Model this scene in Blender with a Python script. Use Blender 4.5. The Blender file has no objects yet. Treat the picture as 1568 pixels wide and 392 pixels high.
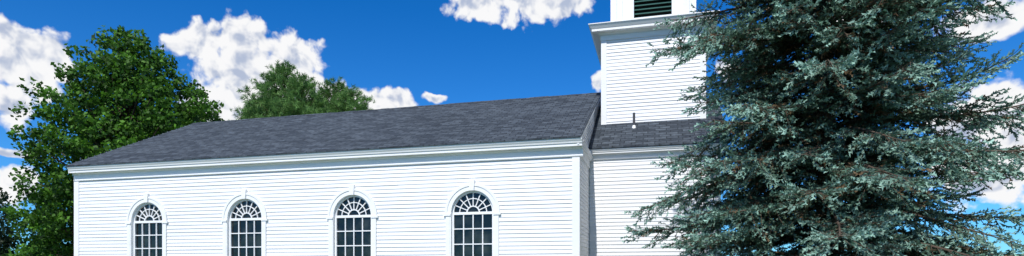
import bpy, math, random, bmesh
import numpy as np
from mathutils import Vector, Matrix
random.seed(5); rng=np.random.default_rng(11)
scene=bpy.context.scene
scene.view_settings.view_transform='Standard'; scene.view_settings.look='None'; scene.view_settings.exposure=0

# ---------------------------------------------------------------- materials
def new_mat(name):
    m=bpy.data.materials.new(name); m.use_nodes=True
    nt=m.node_tree; b=nt.nodes['Principled BSDF']; return m,nt,b
def N(nt,t,**kw):
    n=nt.nodes.new(t)
    for k,v in kw.items(): setattr(n,k,v)
    return n
def paint(name,c1,c2,rough=.55,scale=(.35,.35,3.0)):
    m,nt,b=new_mat(name); L=nt.links.new
    tc=N(nt,'ShaderNodeTexCoord'); mp=N(nt,'ShaderNodeMapping'); mp.inputs['Scale'].default_value=scale
    n1=N(nt,'ShaderNodeTexNoise'); n1.inputs['Scale'].default_value=1.6; n1.inputs['Detail'].default_value=6
    n2=N(nt,'ShaderNodeTexNoise'); n2.inputs['Scale'].default_value=40; n2.inputs['Detail'].default_value=3
    L(tc.outputs['Object'],mp.inputs[0]); L(mp.outputs[0],n1.inputs['Vector']); L(tc.outputs['Object'],n2.inputs['Vector'])
    ad=N(nt,'ShaderNodeMath',operation='MULTIPLY_ADD'); L(n2.outputs[0],ad.inputs[0]); ad.inputs[1].default_value=.35; L(n1.outputs[0],ad.inputs[2])
    r=N(nt,'ShaderNodeValToRGB'); r.color_ramp.elements[0].position=.42; r.color_ramp.elements[1].position=.85
    r.color_ramp.elements[0].color=(*c1,1); r.color_ramp.elements[1].color=(*c2,1)
    L(ad.outputs[0],r.inputs[0]); L(r.outputs[0],b.inputs['Base Color']); b.inputs['Roughness'].default_value=rough
    return m
M_white=paint('white_paint',(.74,.75,.77),(.84,.84,.85))
M_trim=paint('white_trim_paint',(.78,.785,.80),(.86,.86,.865))
M_dark=paint('dark_interior',(.01,.011,.012),(.02,.021,.022))
M_green=paint('louver_green_paint',(.03,.10,.085),(.05,.14,.12))
M_stone=paint('foundation_stone',(.2,.19,.18),(.35,.34,.32),.9,(2,2,2))
M_metal=paint('vent_pipe_metal',(.03,.03,.035),(.07,.07,.08),.5)
M_bark=paint('bark',(.05,.035,.025),(.12,.085,.06),.95,(3,3,1))
M_deck=paint('membrane_roof',(.12,.12,.13),(.2,.2,.21),.8,(1,1,1))

def shingles():
    m,nt,b=new_mat('asphalt_shingles'); L=nt.links.new
    tc=N(nt,'ShaderNodeTexCoord'); mp=N(nt,'ShaderNodeMapping'); mp.inputs['Scale'].default_value=(1,1.118,0)
    L(tc.outputs['Object'],mp.inputs[0])
    br=N(nt,'ShaderNodeTexBrick'); L(mp.outputs[0],br.inputs['Vector'])
    br.inputs['Scale'].default_value=1; br.inputs['Brick Width'].default_value=.30; br.inputs['Row Height'].default_value=.145
    br.inputs['Mortar Size'].default_value=.012; br.inputs['Mortar Smooth'].default_value=.3; br.offset=.37
    br.inputs['Color1'].default_value=(.034,.043,.056,1); br.inputs['Color2'].default_value=(.084,.102,.124,1); br.inputs['Mortar'].default_value=(.018,.023,.030,1)
    mp3=N(nt,'ShaderNodeMapping'); mp3.inputs['Scale'].default_value=(.5,1.2,0); L(tc.outputs['Object'],mp3.inputs[0])
    n1=N(nt,'ShaderNodeTexNoise'); n1.inputs['Scale'].default_value=11; n1.inputs['Detail'].default_value=5; n1.inputs['Roughness'].default_value=.75; L(mp3.outputs[0],n1.inputs['Vector'])
    mp2=N(nt,'ShaderNodeMapping'); mp2.inputs['Scale'].default_value=(.25,1.2,0); L(tc.outputs['Object'],mp2.inputs[0])
    n2=N(nt,'ShaderNodeTexNoise'); n2.inputs['Scale'].default_value=1.2; n2.inputs['Detail'].default_value=4; L(mp2.outputs[0],n2.inputs['Vector'])
    mr=N(nt,'ShaderNodeMapRange'); mr.inputs['From Min'].default_value=.32; mr.inputs['From Max'].default_value=.68; mr.inputs['To Min'].default_value=.48; mr.inputs['To Max'].default_value=1.45
    L(n1.outputs[0],mr.inputs[0])
    mr2=N(nt,'ShaderNodeMapRange'); mr2.inputs['From Min'].default_value=.3; mr2.inputs['From Max'].default_value=.7; mr2.inputs['To Min'].default_value=.88; mr2.inputs['To Max'].default_value=1.08
    L(n2.outputs[0],mr2.inputs[0])
    mu=N(nt,'ShaderNodeMath',operation='MULTIPLY'); L(mr.outputs[0],mu.inputs[0]); L(mr2.outputs[0],mu.inputs[1])
    vm=N(nt,'ShaderNodeVectorMath',operation='SCALE'); L(br.outputs['Color'],vm.inputs[0]); L(mu.outputs[0],vm.inputs['Scale'])
    L(vm.outputs[0],b.inputs['Base Color']); b.inputs['Roughness'].default_value=.9; b.inputs['Specular IOR Level'].default_value=.25
    bp=N(nt,'ShaderNodeBump'); bp.inputs['Strength'].default_value=.5; bp.inputs['Distance'].default_value=.01
    L(br.outputs['Fac'],bp.inputs['Height']); bp.invert=True; L(bp.outputs[0],b.inputs['Normal'])
    return m
M_shingle=shingles()

def glassmat():
    m,nt,b=new_mat('window_glass'); L=nt.links.new
    tc=N(nt,'ShaderNodeTexCoord')
    n=N(nt,'ShaderNodeTexNoise'); n.inputs['Scale'].default_value=2.2; n.inputs['Detail'].default_value=4; L(tc.outputs['Object'],n.inputs['Vector'])
    r=N(nt,'ShaderNodeValToRGB'); r.color_ramp.elements[0].position=.45; r.color_ramp.elements[1].position=.72
    r.color_ramp.elements[0].color=(.006,.008,.009,1); r.color_ramp.elements[1].color=(.040,.048,.044,1)  # grey-green mottling painted into the colour for reflections in the panes
    L(n.outputs[0],r.inputs[0]); L(r.outputs[0],b.inputs['Base Color']); b.inputs['Roughness'].default_value=.05; b.inputs['Specular IOR Level'].default_value=.4
    n2=N(nt,'ShaderNodeTexNoise'); n2.inputs['Scale'].default_value=3.5; L(tc.outputs['Object'],n2.inputs['Vector'])
    bp=N(nt,'ShaderNodeBump'); bp.inputs['Strength'].default_value=.25; bp.inputs['Distance'].default_value=.03; L(n2.outputs[0],bp.inputs['Height']); L(bp.outputs[0],b.inputs['Normal'])
    return m
M_glass=glassmat()

def foliage(name,trans=.3,rough=.6):
    m,nt,b=new_mat(name); L=nt.links.new
    at=N(nt,'ShaderNodeAttribute'); at.attribute_name='tint'
    L(at.outputs['Color'],b.inputs['Base Color']); b.inputs['Roughness'].default_value=rough
    b.inputs['Specular IOR Level'].default_value=.3
    tr=N(nt,'ShaderNodeBsdfTranslucent'); L(at.outputs['Color'],tr.inputs['Color'])
    mx=N(nt,'ShaderNodeMixShader'); mx.inputs[0].default_value=trans
    L(b.outputs[0],mx.inputs[1]); L(tr.outputs[0],mx.inputs[2]); L(mx.outputs[0],nt.nodes['Material Output'].inputs['Surface'])
    return m
M_leaf=foliage('broad_leaves',.35); M_needle=foliage('spruce_needles',.15,.6); M_pine=foliage('pine_needles',.25)

# ---------------------------------------------------------------- mesh helpers
class MB:
    def __init__(s): s.v=[]; s.f=[]
    def quad(s,a,b,c,d):
        i=len(s.v); s.v+= [tuple(a),tuple(b),tuple(c),tuple(d)]; s.f.append((i,i+1,i+2,i+3))
    def prism(s,poly,off):
        n=len(poly); i=len(s.v); off=Vector(off)
        s.v+=[tuple(p) for p in poly]; s.v+=[tuple(Vector(p)+off) for p in poly]
        s.f.append(tuple(range(i,i+n))); s.f.append(tuple(range(i+2*n-1,i+n-1,-1)))
        for k in range(n):
            k2=(k+1)%n; s.f.append((i+k,i+n+k,i+n+k2,i+k2))
    def box(s,x0,x1,y0,y1,z0,z1):
        s.prism([(x0,y0,z0),(x1,y0,z0),(x1,y1,z0),(x0,y1,z0)],(0,0,z1-z0))
    def build(s,name,mat,parent=None,fix=True,bevel=0,M=None):
        me=bpy.data.meshes.new(name); vs=s.v
        if M is not None: vs=[tuple(M@Vector(v)) for v in vs]
        me.from_pydata(vs,[],s.f); me.materials.append(mat)
        if fix:
            bm=bmesh.new(); bm.from_mesh(me); bmesh.ops.recalc_face_normals(bm,faces=bm.faces); bm.to_mesh(me); bm.free()
        o=bpy.data.objects.new(name,me); scene.collection.objects.link(o)
        if parent: o.parent=parent
        if bevel:
            md=o.modifiers.new('bevel','BEVEL'); md.width=bevel; md.segments=2; md.limit_method='ANGLE'
        return o
def empty(name):
    o=bpy.data.objects.new(name,None); scene.collection.objects.link(o); return o
def np_mesh(name,V,F,mat,parent=None,cols=None,smooth=False):
    me=bpy.data.meshes.new(name); k=F.shape[1]
    me.vertices.add(len(V)); me.vertices.foreach_set('co',V.astype(np.float32).ravel())
    me.loops.add(F.size); me.loops.foreach_set('vertex_index',F.astype(np.int32).ravel())
    me.polygons.add(len(F)); me.polygons.foreach_set('loop_start',(np.arange(len(F))*k).astype(np.int32))
    me.update(calc_edges=True)
    if cols is not None:
        a=me.attributes.new('tint','FLOAT_COLOR','FACE'); c=np.ones((len(F),4),np.float32); c[:,:3]=cols; a.data.foreach_set('color',c.ravel())
    me.materials.append(mat)
    o=bpy.data.objects.new(name,me); scene.collection.objects.link(o)
    if parent: o.parent=parent
    return o

PITCH=.1
def clapboards(mb,origin,ux,nrm,z0,z1,rows,pitch=PITCH,out=.019):
    o=Vector(origin); ux=Vector(ux); n=Vector(nrm); z=z0
    while z<z1-1e-4:
        p=min(pitch,z1-z)
        for a,b in rows(z+p/2):
            if b-a<.01: continue
            xs=[a]
            while b-xs[-1]>4.5: xs.append(xs[-1]+random.uniform(2.2,4.2))
            xs.append(b)
            for q in range(len(xs)-1):
                j=random.uniform(-.0035,.0035)
                A=o+ux*xs[q]; B=o+ux*xs[q+1]; zb=Vector((0,0,z)); zt=Vector((0,0,z+p))
                mb.quad(A+n*(out+j)+zb,B+n*(out+j)+zb,B+n*.004+zt,A+n*.004+zt)
                mb.quad(A+n*.004+zb,B+n*.004+zb,B+n*(out+j)+zb,A+n*(out+j)+zb)
        z+=p

# ---------------------------------------------------------------- church
church=empty('white_church')
NX0,NX1=-2.66,12.55; NY1=9.32; RY=4.66; EAVE=4.845; SL=.5
def roofz(y): return EAVE+SL*((y+.25) if y<=RY else (2*RY-y+.25))
WX=[0,3.3,6.6,9.9]; SPR=3.14; R=.55; SILL=1.05
def hole(z,r=.60):
    if z<SILL: return 0
    if z<SPR: return r
    if z<SPR+r: return math.sqrt(r*r-(z-SPR)**2)
    return 0
def nave_rows(z):
    h=hole(z); L=NX1-NX0
    if h<=0: return [(0,L)]
    xs=[0]; 
    for w in WX: xs+= [w-h-NX0,w+h-NX0]
    xs.append(L); return [(xs[i],xs[i+1]) for i in range(0,len(xs),2)]
sd=MB()
clapboards(sd,(NX0,0,0),(1,0,0),(0,-1,0),.4,4.5,nave_rows)
clapboards(sd,(NX0,NY1,0),(1,0,0),(0,1,0),.4,4.6,lambda z:[(0,NX1-NX0)])
def gable(z):
    if z<4.9: return [(0,NY1)]
    t=(z-4.95)/SL; t=max(t,0); return [(t,NY1-t)] if NY1-2*t>.05 else []
clapboards(sd,(NX1,0,0),(0,1,0),(1,0,0),.4,7.2,gable)
clapboards(sd,(NX0,0,0),(0,1,0),(-1,0,0),.4,7.2,gable)
sd.build('nave_clapboard_siding',M_white,church,fix=False)
bk=MB()
for x,s in ((NX1-.03,1),(NX0+.01,1)):
    bk.prism([(x,.02,.3),(x,NY1-.02,.3),(x,NY1-.02,4.93),(x,RY,7.24),(x,.02,4.93)],(.02,0,0))
bk.build('gable_sheathing',M_white,church)
fd=MB(); fd.box(NX0+.03,NX1-.04,.03,NY1-.03,-.3,.40); fd.box(12.52,15.85,2.05,7.25,-.3,.399); fd.build('stone_foundation',M_stone,church)
# roof
rf=MB(); T=.035
prof=[(-.27,EAVE-.01),(RY,EAVE+SL*(RY+.25)),(2*RY+.27,EAVE-.01),(2*RY+.27,EAVE-.01-T),(RY,EAVE+SL*(RY+.25)-T),(-.27,EAVE-.01-T)]
rf.prism([(-2.70,y,z) for y,z in prof],(12.64+2.70,0,0))
rf.build('nave_shingle_roof',M_shingle,church)
rc=MB()
x=-2.70
while x<12.63:
    x2=min(x+.31,12.63); zt=roofz(RY)
    rc.prism([(x,RY-.15,zt-.075+.012),(x,RY,zt+.016+random.uniform(0,.012)),(x,RY+.15,zt-.075+.012),(x,RY+.15,zt-.08),(x,RY-.15,zt-.08)],(x2-x-.004,0,0)); x=x2
rc.build('ridge_cap',M_shingle,church)
# eave cornice
def cornice(mb,oh,ztop,hgt,p0,p1,nrm):
    k=oh/.25; q=hgt/.40; n=Vector(nrm); p0=Vector(p0); p1=Vector(p1)
    def pr(pts):
        mb.prism([p0+n*(a*k)+Vector((0,0,ztop+b*q)) for a,b in pts],p1-p0)
    pr([(-.02,-.002),(.245,-.002),(.240,-.04),(.215,-.075),(.205,-.11),(-.02,-.11)])
    pr([(-.02,-.112),(.185,-.112),(.185,-.175),(-.02,-.175)])
    pr([(-.02,-.177),(.085,-.177),(.075,-.20),(.045,-.225),(-.02,-.225)])
    pr([(-.02,-.227),(.034/k,-.227),(.034/k,-.375),(-.02,-.375)])
    pr([(-.02,-.377),(.055/k,-.377),(.045/k,-.40),(-.02,-.40)])
cn=MB()
cornice(cn,.25,EAVE-.045,.40,(NX0-.03,0,0),(12.66,0,0),(0,-1,0))
cornice(cn,.25,EAVE-.045,.40,(NX0-.03,NY1,0),(12.66,NY1,0),(0,1,0))
cornice(cn,.12,EAVE-.048,.34,(NX1,.022,0),(NX1,2.0,0),(1,0,0))
cornice(cn,.12,EAVE-.048,.34,(NX1,7.32,0),(NX1,NY1-.022,0),(1,0,0))
for ya,yb in ((.02,1.98),(7.34,NY1-.02)):
    cn.prism([(NX1,ya,EAVE-.045),(NX1+.115,ya,EAVE-.045),(NX1,ya,EAVE+.02)],(0,yb-ya,0))
cn.build('eave_cornice',M_trim,church)
rk=MB()
for (xa,xb,top,dep) in ((NX1,12.62,-.037,.06),(NX1+.0,NX1+.04,-.099,.12),(NX0-.032,NX0,-.037,.22)):
    for s in (0,1):
        f=(lambda y:y) if s==0 else (lambda y:2*RY-y)
        ya,yb=-.20,RY
        za,zb=roofz(ya)+top,roofz(yb)+top
        rk.prism([(xa,f(ya),za),(xa,f(yb),zb),(xa,f(yb),zb-dep),(xa,f(ya),za-dep)],(xb-xa,0,0))
rk.build('rake_boards',M_trim,church)
cb=MB()
def corner(x,y,sx,sy,z0,z1,w=.15,p=.032):
    poly=[(x+sx*p,y+sy*p),(x-sx*w,y+sy*p),(x-sx*w,y-sy*.01),(x-sx*.01,y-sy*.01),(x-sx*.01,y-sy*w),(x+sx*p,y-sy*w)]
    cb.prism([(a,b,z0) for a,b in poly],(0,0,z1-z0))
zt=4.42
for x,sx in ((NX0,-1),(NX1,1)):
    for y,sy in ((0,-1),(NY1,1)): corner(x,y,sx,sy,.38,zt-.003)
# ---- vestibule
VX1=15.9; VY0,VY1=2.0,7.32; VE=4.98; VS=.67
vs=MB()
clapboards(vs,(NX1,VY0,0),(1,0,0),(0,-1,0),.4,4.72,lambda z:[(.02,VX1-NX1)])
clapboards(vs,(NX1,VY1,0),(1,0,0),(0,1,0),.4,4.72,lambda z:[(.02,VX1-NX1)])
def vg(z):
    W=VY1-VY0
    if z<5.05:
        if z<2.75: return [(0,W/2-1.0),(W/2+1.0,W)]
        return [(0,W)]
    t=(z-5.05)/VS; return [(t,W-t)] if W-2*t>.05 else []
clapboards(vs,(VX1,VY0,0),(0,1,0),(1,0,0),.4,6.75,vg)
vs.build('vestibule_clapboard_siding',M_white,church,fix=False)
b2=MB(); b2.prism([(VX1-.03,VY0+.02,.3),(VX1-.03,VY1-.02,.3),(VX1-.03,VY1-.02,5.03),(VX1-.03,RY,6.78),(VX1-.03,VY0+.02,5.03)],(.02,0,0)); b2.build('vestibule_sheathing',M_white,church)
vr=MB(); za=VE; zr=VE+VS*(RY-1.8)
prof=[(1.78,za),(RY,zr),(2*RY-1.78,za),(2*RY-1.78,za-T),(RY,zr-T),(1.78,za-T)]
vr.prism([(NX1+.022,y,z) for y,z in prof],(16.1-NX1-.022,0,0)); vr.build('vestibule_shingle_roof',M_shingle,church)
cv=MB(); cornice(cv,.2,VE-.045,.26,(NX1+.03,VY0,0),(16.08,VY0,0),(0,-1,0)); cornice(cv,.2,VE-.045,.26,(NX1+.03,VY1,0),(16.08,VY1,0),(0,1,0))
cornice(cv,.18,VE-.048,.25,(VX1,VY0+.03,0),(VX1,VY1-.03,0),(1,0,0))
for s in (0,1):
    f=(lambda y:y) if s==0 else (lambda y:2*RY-y)
    cv.prism([(VX1,f(1.86),VE),(VX1,f(RY),zr-.04),(VX1,f(RY),zr-.2),(VX1,f(1.86),VE-.16)],(.17,0,0))
cv.build('vestibule_cornice',M_trim,church)
for y,sy in ((VY0,-1),(VY1,1)): corner(VX1,y,1,sy,.38,4.66)
cb.build('corner_boards',M_trim,church,bevel=.004)
dr=MB(); dr.box(VX1-.12,VX1-.06,RY-.92,RY-.01,.42,2.55); dr.box(VX1-.12,VX1-.06,RY+.01,RY+.92,.42,2.55)
for yc in (-.465,.465):
    for z0,z1 in ((.6,1.3),(1.45,2.4)): dr.box(VX1-.06,VX1-.035,RY+yc-.3,RY+yc+.3,z0,z1)
dr.build('entrance_doors',M_green,church,bevel=.006)
df=MB(); df.box(VX1-.1,VX1+.06,RY-1.12,RY-.93,.4,2.7); df.box(VX1-.1,VX1+.06,RY+.93,RY+1.12,.4,2.7); df.box(VX1-.1,VX1+.09,RY-1.2,RY+1.2,2.70,2.95); df.build('door_surround',M_trim,church,bevel=.006)
st=MB(); st.box(VX1+.02,VX1+1.4,RY-1.4,RY+1.4,-.1,.34); st.box(VX1+1.4,VX1+1.75,RY-1.4,RY+1.4,-.1,.17); st.build('entrance_steps',M_stone,church,bevel=.01)
def cyl(mb,cx,cy,z0,z1,r0,r1,n=14):
    a=[(cx+r0*math.cos(2*math.pi*k/n),cy+r0*math.sin(2*math.pi*k/n),z0) for k in range(n)]
    b=[(cx+r1*math.cos(2*math.pi*k/n),cy+r1*math.sin(2*math.pi*k/n),z1) for k in range(n)]
    i=len(mb.v); mb.v+=a+b; mb.f.append(tuple(range(i,i+n))); mb.f.append(tuple(range(i+n,i+2*n)))
    for k in range(n): mb.f.append((i+k,i+(k+1)%n,i+n+(k+1)%n,i+n+k))
vp=MB(); cyl(vp,13.71,2.9,5.6,6.13,.035,.035); vp.build('vent_pipe',M_metal,church)
vb=MB(); cyl(vb,13.71,2.9,5.62,5.78,.08,.04); vb.build('vent_boot',M_trim,church)

# ---- tower (four-fold)
TC=Vector((14.21,4.66,0)); TW=1.42
Ms=[Matrix.Translation(TC)@Matrix.Rotation(math.radians(90*k),4,'Z') for k in range(4)]
for k in range(4):
    m=MB()
    clapboards(m,(-TW,-TW,0),(1,0,0),(0,-1,0),5.2,8.42,lambda z:[(0,2*TW)])
    m.build('tower_siding_%d'%(k+1),M_white,church,fix=False,M=Ms[k])
    c=MB()
    c.box(-TW-.03,-TW+.13,-TW-.03,-TW+.13,5.0,8.38)
    h=1.15; y0,y1=-h,-h+.13
    c.box(-h+.131,-.55,y0,y1,8.95,11.4); c.box(.55,h-.131,y0,y1,8.95,11.4); c.box(-.549,.549,y0,y1,8.95,9.03); c.box(-.549,.549,y0,y1,10.9,11.4)
    c.box(-h-.05,-h+.13,-h-.05,-h+.13,8.95,11.4)
    c.box(-h+.132,-h+.30,-h-.05,-h-.001,8.95,11.4); c.box(h-.30,h-.132,-h-.05,-h-.001,8.95,11.4)
    c.box(-.62,-.53,-h-.035,-h+.10,9.03,10.9); c.box(.53,.62,-h-.035,-h+.10,9.03,10.9); c.box(-.66,.66,-h-.06,-h+.08,8.97,9.028)
    c.box(-.62,.62,-h-.035,-h-.002,10.9,11.0)
    c.build('belfry_trim_%d'%(k+1),M_trim,church,M=Ms[k],bevel=.004)
    l=MB(); z=9.04
    while z<10.86:
        l.prism([(-.528,-h+.02,z),(-.528,-h+.032,z-.008),(-.528,-h+.125,z+.07),(-.528,-h+.113,z+.078)],(1.056,0,0)); z+=.12
    l.build('belfry_louvers_%d'%(k+1),M_green,church,M=Ms[k])
MT=Matrix.Translation(TC)
tk=MB()
def sq(mb,h,z0,z1,h2=None):
    h2=h if h2 is None else h2
    i=len(mb.v); mb.v+=[(-h,-h,z0),(h,-h,z0),(h,h,z0),(-h,h,z0),(-h2,-h2,z1),(h2,-h2,z1),(h2,h2,z1),(-h2,h2,z1)]
    mb.f+=[(i,i+3,i+2,i+1),(i+4,i+5,i+6,i+7),(i,i+1,i+5,i+4),(i+1,i+2,i+6,i+5),(i+2,i+3,i+7,i+6),(i+3,i,i+4,i+7)]
sq(tk,TW+.045,8.36,8.50); sq(tk,TW+.05,8.502,8.56,TW+.12); sq(tk,TW+.27,8.562,8.63); sq(tk,TW+.28,8.632,8.735,TW+.35); sq(tk,TW+.36,8.737,8.76)
sq(tk,1.25,8.80,8.95)
sq(tk,1.22,11.402,11.55); sq(tk,1.3,11.552,11.7,1.45)
tk.build('tower_cornice',M_trim,church,M=MT)
dk=MB(); sq(dk,TW+.34,8.762,8.799,TW-.1); sq(dk,1.44,11.702,11.8,1.1); dk.build('tower_deck',M_deck,church,M=MT)
cr=MB(); sq(cr,1.0,8.85,11.3); cr.build('belfry_core',M_dark,church,M=MT)
sp=MB(); cyl(sp,0,0,11.8,12.3,.95,.9,8); cyl(sp,0,0,12.3,15.5,.85,.03,8); sp.build('spire',M_trim,church,M=MT)
sh=MB(); sq(sh,TW-.02,5.0,8.5); sh.build('tower_sheathing',M_white,church,M=MT)

# ---- windows
def arch_pts(r,zb,n=28):
    return [(-r,zb)]+[(-r*math.cos(math.pi*k/n),SPR+r*math.sin(math.pi*k/n)) for k in range(n+1)]+[(r,zb)]
def band(mb,ri,ro,yf,yb,zb,cx):
    A=arch_pts(ri,zb); B=arch_pts(ro,zb)
    for k in range(len(A)-1):
        a,a2,b,b2=A[k],A[k+1],B[k],B[k+1]
        P=lambda p,y:(cx+p[0],y,p[1])
        mb.quad(P(a,yf),P(a2,yf),P(b2,yf),P(b,yf))
        mb.quad(P(a,yf),P(a2,yf),P(a2,yb),P(a,yb))
        mb.quad(P(b,yf),P(b2,yf),P(b2,yb),P(b,yb))
for i,cx in enumerate(WX):
    w=MB()
    band(w,R,.665,-.040,.10,SILL,cx)
    band(w,.655,.715,-.056,0.0,SPR-.02,cx)
    band(w,R-.05,R+.004,.035,.09,SILL+.01,cx)
    for s in (-1,1):
        a,b=sorted((cx+s*.56,cx+s*.745)); w.box(a,b,-.068,.0,SPR-.075,SPR-.022)
        a,b=sorted((cx+s*.58,cx+s*.69)); w.box(a,b,-.050,.0,SILL+.02,SPR-.077)
    w.prism([(cx-.055,-.078,SPR+.54),(cx+.055,-.078,SPR+.54),(cx+.078,-.078,SPR+.80),(cx-.078,-.078,SPR+.80)],(0,.08,0))
    w.box(cx-.80,cx+.80,-.11,.09,SILL-.07,SILL+.003)
    w.build('window_casing_%d'%(i+1),M_trim,church,fix=True)
    m=MB(); y0,y1=.048,.085
    m.box(cx-.505,cx+.505,.036,.088,SPR-.045,SPR+.02)
    for xx in (-.25,0,.25): m.box(cx+xx-.013,cx+xx+.013,y0,y1,SILL,SPR-.046)
    z=SPR-.40; kk=0
    while z>SILL+.1:
        hh=.028 if kk==2 else .013
        m.box(cx-.502,cx+.502,y0-.004-(.02 if kk==2 else 0),y1-.003,z-hh,z+hh); z-=.385; kk+=1
    m.box(cx-.502,cx+.502,.04,.087,SILL,SILL+.08)
    def ring(ri,ro,n=16):
        for k in range(n):
            a=math.pi*k/n; b=math.pi*(k+1)/n
            P=lambda r,t:(cx+r*math.cos(t),SPR+r*math.sin(t))
            q=[P(ri,a),P(ro,a),P(ro,b),P(ri,b)]
            m.prism([(x,y0,z) for x,z in q],(0,y1-y0,0))
    ring(.15,.178); ring(.345,.365,22)
    for k in range(1,8):
        t=math.pi*k/8; d=Vector((math.cos(t),0,math.sin(t))); p=Vector((-math.sin(t),0,math.cos(t)))*.011
        c0=Vector((cx,y0+.002,SPR)); a=c0+d*.17; b=c0+d*.51
        m.prism([a-p,b-p,b+p,a+p],(0,y1-y0-.004,0))
    m.build('window_muntins_%d'%(i+1),M_trim,church)
    g=MB(); pts=arch_pts(R-.01,SILL); g.prism([(cx+a,.083,z) for a,z in pts],(0,.006,0)); g.build('window_glass_%d'%(i+1),M_glass,church)

# ---------------------------------------------------------------- vegetation
def frames(D,r):
    D=D/np.linalg.norm(D,axis=1,keepdims=True)
    ref=r.normal(size=D.shape); Y=np.cross(D,ref); Y/=np.linalg.norm(Y,axis=1,keepdims=True)
    Z=np.cross(D,Y); return np.stack([D,Y,Z],axis=2)
def scatter(P,D,S,tv,nf,r):
    Rm=frames(D,r); V=np.einsum('nij,vj->nvi',Rm,tv)*S[:,None,None]+P[:,None,:]
    k=len(tv)//nf; V=V.reshape(-1,3); F=np.arange(len(V)).reshape(-1,k); return V,F
def brush(n,length,needle,width,r,fwd=.5):
    tv=[]
    for i in range(n):
        t=(i+.5)/n*length; a=r.uniform(0,2*math.pi)
        rad=np.array([0,math.cos(a),math.sin(a)]); 
        tip=np.array([t,0,0])+ (rad*math.cos(fwd)+np.array([1,0,0])*math.sin(fwd))*needle*r.uniform(.8,1.15)
        side=np.array([1,0,0])*width/2
        tv+= [np.array([t,0,0])-side, np.array([t,0,0])+side, tip]
    return np.array(tv)
class Tubes:
    def __init__(s): s.V=[]; s.F=[]; s.n=0
    def add(s,pts,rad,sides=5):
        pts=np.asarray(pts,float); m=len(pts)
        d=np.gradient(pts,axis=0); d/=np.linalg.norm(d,axis=1,keepdims=True)+1e-9
        ref=np.where(np.abs(d[:,2:3])>.9,np.array([[1.,0,0]]),np.array([[0,0,1.]]))
        a=np.cross(d,ref); a/=np.linalg.norm(a,axis=1,keepdims=True)+1e-9; b=np.cross(d,a)
        th=np.arange(sides)*2*math.pi/sides; rad=np.asarray(rad,float)
        ring=pts[:,None,:]+rad[:,None,None]*(np.cos(th)[None,:,None]*a[:,None,:]+np.sin(th)[None,:,None]*b[:,None,:])
        s.V.append(ring.reshape(-1,3)); i=np.arange(m-1)[:,None]*sides; j=np.arange(sides)[None,:]; j2=(j+1)%sides
        f=np.stack([i+j,i+j2,i+sides+j2,i+sides+j],axis=2).reshape(-1,4)+s.n; s.F.append(f); s.n+=m*sides
    def build(s,name,mat,parent):
        return np_mesh(name,np.concatenate(s.V),np.concatenate(s.F),mat,parent)

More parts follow.
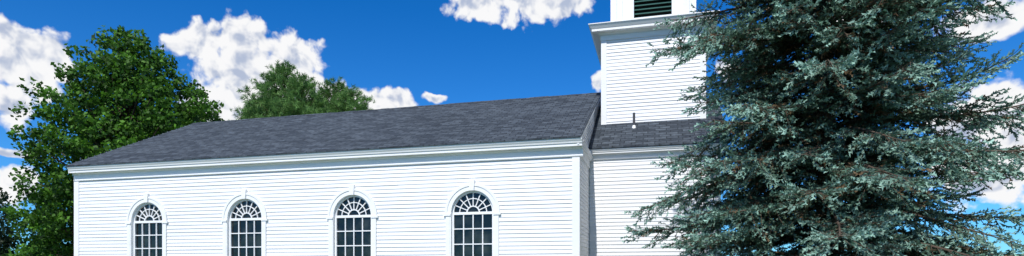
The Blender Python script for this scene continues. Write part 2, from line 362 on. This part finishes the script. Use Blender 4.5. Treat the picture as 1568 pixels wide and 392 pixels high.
def blue_spruce(base):
    r=np.random.default_rng(21); root=empty('blue_spruce_tree'); tb=Tubes()
    H=17.0; B=np.array([base[0],base[1],0.])
    hs=np.linspace(0,H,30); tb.add([B+[.04*math.sin(h*.7),.04*math.cos(h*.5),h] for h in hs],[.20*(1-h/H)+.012 for h in hs],10)
    P=[];D=[];S=[];C=[]
    h=.6
    while h<H-.3:
        dense=h<8.8
        nb=10 if dense else 6
        a0=r.uniform(0,6.28)
        for k in range(nb):
            az=a0+k*2*math.pi/nb+r.normal()*.16
            hh=h+r.uniform(-.12,.12); Lm=3.28*(1-(hh/H)**1.5)+.15
            L=Lm*r.choice([r.uniform(.60,.80),r.uniform(.85,1.02),r.uniform(1.08,1.27)],p=[.32,.46,.22])
            f=np.array([math.cos(az),math.sin(az),0]); sd_=np.array([-math.sin(az),math.cos(az),0]); up=np.array([0,0,1.])
            s0=np.interp(hh,[0,6,17],[-.02,.10,.5])+r.normal()*.05; dr=r.uniform(.34,.55); ut=r.uniform(.20,.36)
            bend=r.normal()*.10
            def pt(t): return B+up*hh+f*(L*t*(1-.03*t))+sd_*(bend*L*t*t)+up*(L*(s0*t-dr*t*t+ut*t**3))
            ts=np.linspace(0,1,9); tb.add([pt(t) for t in ts],[.034*(L/3.5)*(1-t)+.006 for t in ts],4)
            nl=int(L*6.6*(1 if dense else .6))+3
            btone=r.uniform(-.22,.18)
            for i in range(nl):
                t=.08+.92*(i+r.uniform(0,.9))/nl; t=min(t,1.0)
                for sgn in (-1,1):
                    if r.random()<.04: continue
                    p0=pt(t); tg=pt(min(t+.03,1.03))-pt(t-.02); tg/=np.linalg.norm(tg)
                    lb=(.27*L*(1-t)**.8*min(1,t/.24)+.23)*r.uniform(.7,1.25)
                    an=math.radians(r.uniform(28,58)); hang=r.uniform(-.08,.28) if r.random()<.66 else r.uniform(.5,1.3)
                    d=tg*math.cos(an)+sd_*sgn*math.sin(an)-up*hang; d/=np.linalg.norm(d)
                    p1=p0+d*lb*.5; d2=d+up*.22; d2/=np.linalg.norm(d2); p2=p1+d2*lb*.5
                    if dense: tb.add([p0,p1,p2],[.008,.006,.003],3)
                    step=.080 if dense else .15
                    ns=max(2,int(lb/step)); ltone=r.normal()*.13
                    for q in range(ns):
                        u=(q+.6)/ns
                        if t*.6+u*.5<.20 and r.random()<.4: continue
                        pp=p0+(p1-p0)*min(u*2,1)+(p2-p1)*max(u*2-1,0)
                        lat=np.cross(d,up); lat/=np.linalg.norm(lat)+1e-6
                        sg=1 if q%2 else -1
                        dd=d*1.0+lat*sg*r.uniform(.3,.95)+up*r.uniform(-.3,.4)
                        if q==ns-1: dd=d2+up*.1
                        P.append(pp+r.normal(size=3)*.018);D.append(dd);S.append(r.uniform(.85,1.3)*(1.0 if dense else 1.6))
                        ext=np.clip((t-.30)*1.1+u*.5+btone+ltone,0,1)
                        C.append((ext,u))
        h+=.37 if dense else .45
    P=np.array(P);D=np.array(D);S=np.array(S);C=np.array(C)
    V1=[];F1=[];K=[];n0=0
    grp=r.integers(0,4,len(P)); NF=12
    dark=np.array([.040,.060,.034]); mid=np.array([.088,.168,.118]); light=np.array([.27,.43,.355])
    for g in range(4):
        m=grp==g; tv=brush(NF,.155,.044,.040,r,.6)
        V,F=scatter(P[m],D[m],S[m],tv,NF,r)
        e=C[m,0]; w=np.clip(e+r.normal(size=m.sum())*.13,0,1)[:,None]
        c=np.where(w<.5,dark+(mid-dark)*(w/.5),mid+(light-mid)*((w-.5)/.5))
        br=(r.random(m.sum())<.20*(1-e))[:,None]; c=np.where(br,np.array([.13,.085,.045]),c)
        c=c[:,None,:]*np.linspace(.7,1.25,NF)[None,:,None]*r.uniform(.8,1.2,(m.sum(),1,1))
        V1.append(V);F1.append(F+n0);n0+=len(V);K.append(c.reshape(-1,3))
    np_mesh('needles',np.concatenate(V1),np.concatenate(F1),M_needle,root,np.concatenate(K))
    tb.build('trunk_and_branches',M_bark,root)
blue_spruce((17.44,-1.9))

LAT=np.array([.969,.247,0]); DEP=np.array([-.247,.969,0]); UP=np.array([0,0,1.])
def leaf_cloud(centers,rads,per,leaf,r,c_dark,c_light,flat=.8):
    tv=np.array([[-.5,0,0],[0,-.36,.06],[.55,0,0],[0,.36,.06]])
    P=[];D=[];C=[]
    for c,rd in zip(centers,rads):
        n=int(per*rd*rd)
        tone=r.uniform(.65,1.2)
        v=r.normal(size=(n,3)); v/=np.linalg.norm(v,axis=1,keepdims=True)
        rr=rd*np.clip(r.normal(.80,.20,(n,1)),.1,1.35); p=c+v*rr*np.array([1,1,flat]); P.append(p)
        D.append(v*.3+r.normal(size=(n,3))*.8)
        yel=r.uniform(.85,1.15,(n,1))*tone
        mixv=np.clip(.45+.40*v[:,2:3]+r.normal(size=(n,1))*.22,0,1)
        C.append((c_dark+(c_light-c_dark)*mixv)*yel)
    P=np.concatenate(P);D=np.concatenate(D);C=np.concatenate(C)
    S=leaf*r.uniform(.7,1.3,len(P)); V,F=scatter(P,D,S,tv,1,r); return V,F,C

def maple(base):
    r=np.random.default_rng(4); root=empty('maple_tree'); B=np.array([base[0],base[1],0.])
    cl=[(.5,14.0,.8),(-.5,12.9,1.1),(1.7,12.9,1.1),(-1.6,11.7,1.0),(.35,11.7,1.6),(3.0,11.6,1.1),(4.2,10.6,.9),(-2.0,10.2,1.2),(-.2,9.6,1.9),(2.5,9.8,1.6),(3.9,9.2,1.0),
        (-2.5,8.2,1.3),(-1.0,7.5,1.8),(1.4,7.6,1.8),(3.2,7.4,1.3),(-3.1,6.4,1.1),(-2.1,5.3,1.6),(-3.9,4.7,1.0),(-3.2,3.0,1.4),(-4.5,2.6,.9),(-.3,4.8,1.9),(1.9,5.2,1.6)]
    cen=[];rad=[];tb=Tubes()
    tb.add([B,B+[.1,0,3],B+[0,.1,7],B+[.2,0,11],B+[.3,0,13.5]],[.42,.34,.25,.13,.04],9)
    for (u,z,rd) in cl:
        base_d=[(0,1.0)]
        ext=max(.0,1-abs(z-8)/7.5)*3.2+.6
        for w in (-ext,-ext*.5,ext*.5,ext):
            base_d.append((w+r.normal()*.3,.9))
        for w,k in base_d:
            uu=u*(1-.12*abs(w)/4.2)+r.normal()*.15
            if abs(w)>.9*ext and ext>1.5: uu*=.8
            c=B+LAT*uu+DEP*w+UP*(z-abs(w)*.12+r.normal()*.2); R_=rd*k
            s=B+UP*max(1.5,min(z-2.0,11)*.8); mid=s+(c-s)*.5+UP*.3; tb.add([s,mid,c],[.09,.06,.02],4)
            ns=int(8*R_*R_)+6
            for q in range(ns):
                v=r.normal(size=3); v/=np.linalg.norm(v)
                cen.append(c+v*R_*r.uniform(.6,1.15)*np.array([1,1,.9])); rad.append(r.uniform(.28,.55)*(.75+.25*R_/1.5))
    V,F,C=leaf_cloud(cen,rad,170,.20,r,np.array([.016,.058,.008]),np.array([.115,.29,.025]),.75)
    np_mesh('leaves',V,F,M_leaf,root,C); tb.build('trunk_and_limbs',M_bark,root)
maple((-13.8,11.8))

def pine(base):
    r=np.random.default_rng(9); root=empty('white_pine_tree'); B=np.array([base[0],base[1],0.]); tb=Tubes()
    P=[];D=[];S=[];C=[]
    for (u,w,H) in ((-.9,0,17.2),(2.6,.8,16.4),(-3.2,1.0,15.0),(.9,-1.2,16.0),(4.4,-.5,15.3)):
        b=B+LAT*u+DEP*w
        tb.add([B+UP*.0,B+LAT*u*.3+UP*5,b+UP*9,b+UP*H],[.4,.3,.17,.03],7)
        h=8.5
        while h<H:
            for k in range(5):
                az=r.uniform(0,6.28); L=min(3.0,(H-h)*.62+.35)*r.uniform(.6,1.25)
                f=np.array([math.cos(az),math.sin(az),.0]); s0=r.uniform(.15,.55)
                pt=lambda t: b+UP*h+f*L*t+UP*L*(s0*t*.5+.28*t*t)
                tb.add([pt(0),pt(.5),pt(1)],[.04,.03,.01],3)
                n=int(L*10)+4
                for i in range(n):
                    t=.3+.7*r.random(); o=r.normal(size=3)*.26*(1.2-t*.5)*np.array([1,1,.6]); P.append(pt(t)+o)
                    D.append(f*.5+UP*.7+r.normal(size=3)*.5+o); S.append(r.uniform(.75,1.3)); C.append(np.clip(.25+.5*t+r.normal()*.2,0,1))
            h+=.36
    P=np.array(P);D=np.array(D);S=np.array(S);C=np.array(C)[:,None]
    tv=brush(13,.30,.26,.06,r,.75); V,F=scatter(P,D,S,tv,13,r)
    c=np.array([.038,.10,.025])+(np.array([.16,.31,.08])-np.array([.038,.10,.025]))*C
    c=np.repeat(c,13,axis=0)*r.uniform(.8,1.2,(len(P)*13,1))
    np_mesh('needles',V,F,M_pine,root,c); tb.build('trunk_and_branches',M_bark,root)
pine((-12.5,25.5))

def treeline():
    r=np.random.default_rng(31); cen=[];rad=[]
    for k in range(60):
        u=-94+k*1.5+r.normal()*1.0; z=88+r.uniform(-4,14)
        b=np.array([14.49,-14.02,0])+LAT*u+DEP*z
        H=r.uniform(11.5,14.5) if u<-60 else (r.uniform(9,11.5) if u<-40 else r.uniform(7,9))
        for q in range(14):
            t=q/13; zz=1+H*t; w=(1-t)**.7*2.6+.3
            for s in range(2): cen.append(b+np.array([r.normal()*w*.5,r.normal()*w*.5,zz])); rad.append(.6+w*.35)
    V,F,C=leaf_cloud(cen,rad,17,.55,r,np.array([.008,.024,.010]),np.array([.028,.06,.017]),.9)
    np_mesh('distant_treeline',V,F,M_leaf,None,C)
treeline()

# ---------------------------------------------------------------- ground
g=MB(); 
gm,nt,b=new_mat('grass_lawn'); L=nt.links.new
tc=N(nt,'ShaderNodeTexCoord'); n1=N(nt,'ShaderNodeTexNoise'); n1.inputs['Scale'].default_value=.6; n1.inputs['Detail'].default_value=6; n1.inputs['Roughness'].default_value=.7
L(tc.outputs['Object'],n1.inputs['Vector']); r_=N(nt,'ShaderNodeValToRGB'); r_.color_ramp.elements[0].position=.35; r_.color_ramp.elements[1].position=.7
r_.color_ramp.elements[0].color=(.07,.10,.04,1); r_.color_ramp.elements[1].color=(.14,.17,.075,1); L(n1.outputs[0],r_.inputs[0]); L(r_.outputs[0],b.inputs['Base Color']); b.inputs['Roughness'].default_value=.9
g.quad((-3000,-3000,0),(3000,-3000,0),(3000,3000,0),(-3000,3000,0)); g.build('ground',gm,None,fix=False)

# ---------------------------------------------------------------- light & sky
SAZ=math.radians(183); SEL=math.radians(49)
sv=Vector((math.sin(SAZ)*math.cos(SEL),math.cos(SAZ)*math.cos(SEL),math.sin(SEL)))
ld=bpy.data.lights.new('sun','SUN'); ld.energy=4.4; ld.angle=math.radians(.53); ld.color=(1,.97,.92)
lo=bpy.data.objects.new('sun',ld); scene.collection.objects.link(lo); lo.rotation_euler=sv.to_track_quat('Z','Y').to_euler(); lo.location=(0,-30,40)

w=bpy.data.worlds.new('World'); scene.world=w; w.use_nodes=True; nt=w.node_tree; nt.nodes.clear(); L=nt.links.new
try:
    w.cycles.sampling_method='MANUAL'; w.cycles.sample_map_resolution=256
except Exception: pass
def M2(op,a,b=None,c=None):
    n=N(nt,'ShaderNodeMath',operation=op)
    for i,v in enumerate((a,b,c)):
        if v is None: continue
        if isinstance(v,(int,float)): n.inputs[i].default_value=v
        else: L(v,n.inputs[i])
    return n.outputs[0]
out=N(nt,'ShaderNodeOutputWorld'); bg=N(nt,'ShaderNodeBackground'); sky=N(nt,'ShaderNodeTexSky'); sky.sky_type='NISHITA'
sky.sun_disc=False; sky.sun_elevation=SEL; sky.sun_rotation=SAZ; sky.altitude=600; sky.air_density=1.0; sky.dust_density=.1; sky.ozone_density=3.0
tc=N(nt,'ShaderNodeTexCoord'); sp_=N(nt,'ShaderNodeSeparateXYZ'); L(tc.outputs['Generated'],sp_.inputs[0])
az=M2('MULTIPLY',M2('ARCTAN2',sp_.outputs[0],sp_.outputs[1]),57.2958); el=M2('MULTIPLY',M2('ARCSINE',sp_.outputs[2]),57.2958)
hz=N(nt,'ShaderNodeMapRange'); L(el,hz.inputs[0]); hz.inputs['From Min'].default_value=2; hz.inputs['From Max'].default_value=24
tm=N(nt,'ShaderNodeMix',data_type='VECTOR'); L(hz.outputs[0],tm.inputs[0]); tm.inputs[4].default_value=(.26,.66,1.06); tm.inputs[5].default_value=(.05,.54,1.06)
tint=N(nt,'ShaderNodeVectorMath',operation='MULTIPLY'); L(sky.outputs[0],tint.inputs[0]); L(tm.outputs[1],tint.inputs[1])
L(tint.outputs[0],bg.inputs[0]); bg.inputs[1].default_value=.14
cx=N(nt,'ShaderNodeCombineXYZ'); L(az,cx.inputs[0]); L(el,cx.inputs[1]); PV=cx.outputs[0]
def noise(vec,scale,detail,rough,off=(0,0,0)):
    a=N(nt,'ShaderNodeVectorMath',operation='ADD'); L(vec,a.inputs[0]); a.inputs[1].default_value=off
    n=N(nt,'ShaderNodeTexNoise',noise_dimensions='2D'); n.inputs['Scale'].default_value=scale; n.inputs['Detail'].default_value=detail; n.inputs['Roughness'].default_value=rough
    L(a.outputs[0],n.inputs['Vector']); return n
wn=noise(PV,.30,2,.5,(31,7,0)); ws=N(nt,'ShaderNodeVectorMath',operation='SUBTRACT'); L(wn.outputs['Color'],ws.inputs[0]); ws.inputs[1].default_value=(.5,.5,.5)
wm=N(nt,'ShaderNodeVectorMath',operation='MULTIPLY'); L(ws.outputs[0],wm.inputs[0]); wm.inputs[1].default_value=(2.2,1.6,0)
wa=N(nt,'ShaderNodeVectorMath',operation='ADD'); L(PV,wa.inputs[0]); L(wm.outputs[0],wa.inputs[1])
blobs=[(-39.4,15.3,2.5,2.6),(-40.8,17.2,1.7,1.4),(-37.6,15.9,1.4,1.5),(-40.2,12.6,1.8,1.7),(-40.0,6.5,2.2,1.5),(-40.5,8.9,1.6,.4),(-44,14,3,4),
 (-28.1,19.2,2.4,1.7),(-24.6,20.0,2.6,1.9),(-20.5,19.1,2.9,2.2),(-24.2,17.0,4.9,2.6),(-25.6,14.6,3.6,2.6),(-19.6,16.8,3.0,1.5),(-12.8,16.0,3.8,1.4),(-17.0,16.3,3.0,1.6),(-20,14.5,3.5,2),
 (-3.4,24.8,3.1,1.7),(1.0,25.0,3.7,2.2),(5.4,24.7,3.1,1.6),(-7.6,16.4,1.3,.45),(8.2,17.8,1.0,1.1),
 (39.0,11.4,3.8,3.3),(38.6,7.9,3.9,2.8),(39.2,18.6,3.0,1.5),(19.8,18.1,1.3,.9),(30.2,21.4,4.0,1.6),(44,9,3.5,5),
 (75,24,20,10),(118,38,28,16),(85,12,30,7),(-85,28,24,12),(170,30,28,14),(-140,50,34,14),(60,62,60,12),(-40,68,50,10)]  # unseen clouds outside the view, added to lift the fill light in shade
cur=None
for a,e,ra,re in blobs:
    s=N(nt,'ShaderNodeVectorMath',operation='SUBTRACT'); L(wa.outputs[0],s.inputs[0]); s.inputs[1].default_value=(a-14.3,e,0)
    m=N(nt,'ShaderNodeVectorMath',operation='MULTIPLY'); L(s.outputs[0],m.inputs[0]); m.inputs[1].default_value=(1/ra,1/re,0)
    l=N(nt,'ShaderNodeVectorMath',operation='LENGTH'); L(m.outputs[0],l.inputs[0])
    cur=l.outputs['Value'] if cur is None else M2('SMOOTH_MIN',cur,l.outputs['Value'],.25)
mask=M2('MULTIPLY',M2('SUBTRACT',1.12,cur),1.7)
def vor(off):
    a=N(nt,'ShaderNodeVectorMath',operation='ADD'); L(wa.outputs[0],a.inputs[0]); a.inputs[1].default_value=off
    v=N(nt,'ShaderNodeTexVoronoi',feature='SMOOTH_F1',voronoi_dimensions='2D'); v.inputs['Scale'].default_value=.6; v.inputs['Smoothness'].default_value=.5
    v.inputs['Detail'].default_value=2; v.inputs['Roughness'].default_value=.5; v.inputs['Lacunarity'].default_value=2.3
    L(a.outputs[0],v.inputs['Vector']); return v.outputs['Distance']
def field(off,dt=7,ro=.56):
    n=noise(PV,.5,dt,ro,(off[0]+3,off[1]+5,0)).outputs[0]
    return M2('SUBTRACT',M2('MULTIPLY',n,1.7),M2('MULTIPLY',vor(off),.7))
f0=field((0,0,0)); fa=field((0,0,0),3,.45); f1=field((-.25,.6,0),3,.45)
dens=M2('ADD',mask,M2('SUBTRACT',f0,.50))
al=N(nt,'ShaderNodeMapRange',interpolation_type='SMOOTHSTEP'); L(dens,al.inputs[0]); al.inputs['From Min'].default_value=-.08; al.inputs['From Max'].default_value=.55
lit=M2('ADD',M2('MULTIPLY',M2('SUBTRACT',fa,f1),.75),.68)
lowf=noise(PV,.30,4,.5,(90,4,0)).outputs[0]
lit2=M2('SUBTRACT',lit,M2('MULTIPLY',M2('SUBTRACT',lowf,.42),1.0))
thin=M2('MULTIPLY',M2('SUBTRACT',.9,dens),.20)
lit3=M2('ADD',lit2,thin)
cr_=N(nt,'ShaderNodeValToRGB'); L(lit3,cr_.inputs[0]); cr_.color_ramp.interpolation='EASE'; e=cr_.color_ramp.elements
e[0].position=.10; e[0].color=(.46,.53,.69,1); e[1].position=.72; e[1].color=(.97,.97,.98,1)
bc=N(nt,'ShaderNodeBackground'); L(cr_.outputs[0],bc.inputs[0]); bc.inputs[1].default_value=.98
mx=N(nt,'ShaderNodeMixShader'); L(al.outputs[0],mx.inputs[0]); L(bg.outputs[0],mx.inputs[1]); L(bc.outputs[0],mx.inputs[2]); L(mx.outputs[0],out.inputs[0])

# ---------------------------------------------------------------- camera
cd=bpy.data.cameras.new('camera'); co=bpy.data.objects.new('camera',cd); scene.collection.objects.link(co)
co.location=(14.49,-14.02,1.6); co.rotation_euler=(math.radians(90),0,math.radians(14.3))
cd.sensor_width=36; cd.lens=20.78; cd.shift_y=.1429; cd.clip_end=6000; cd.clip_start=.1
scene.camera=co
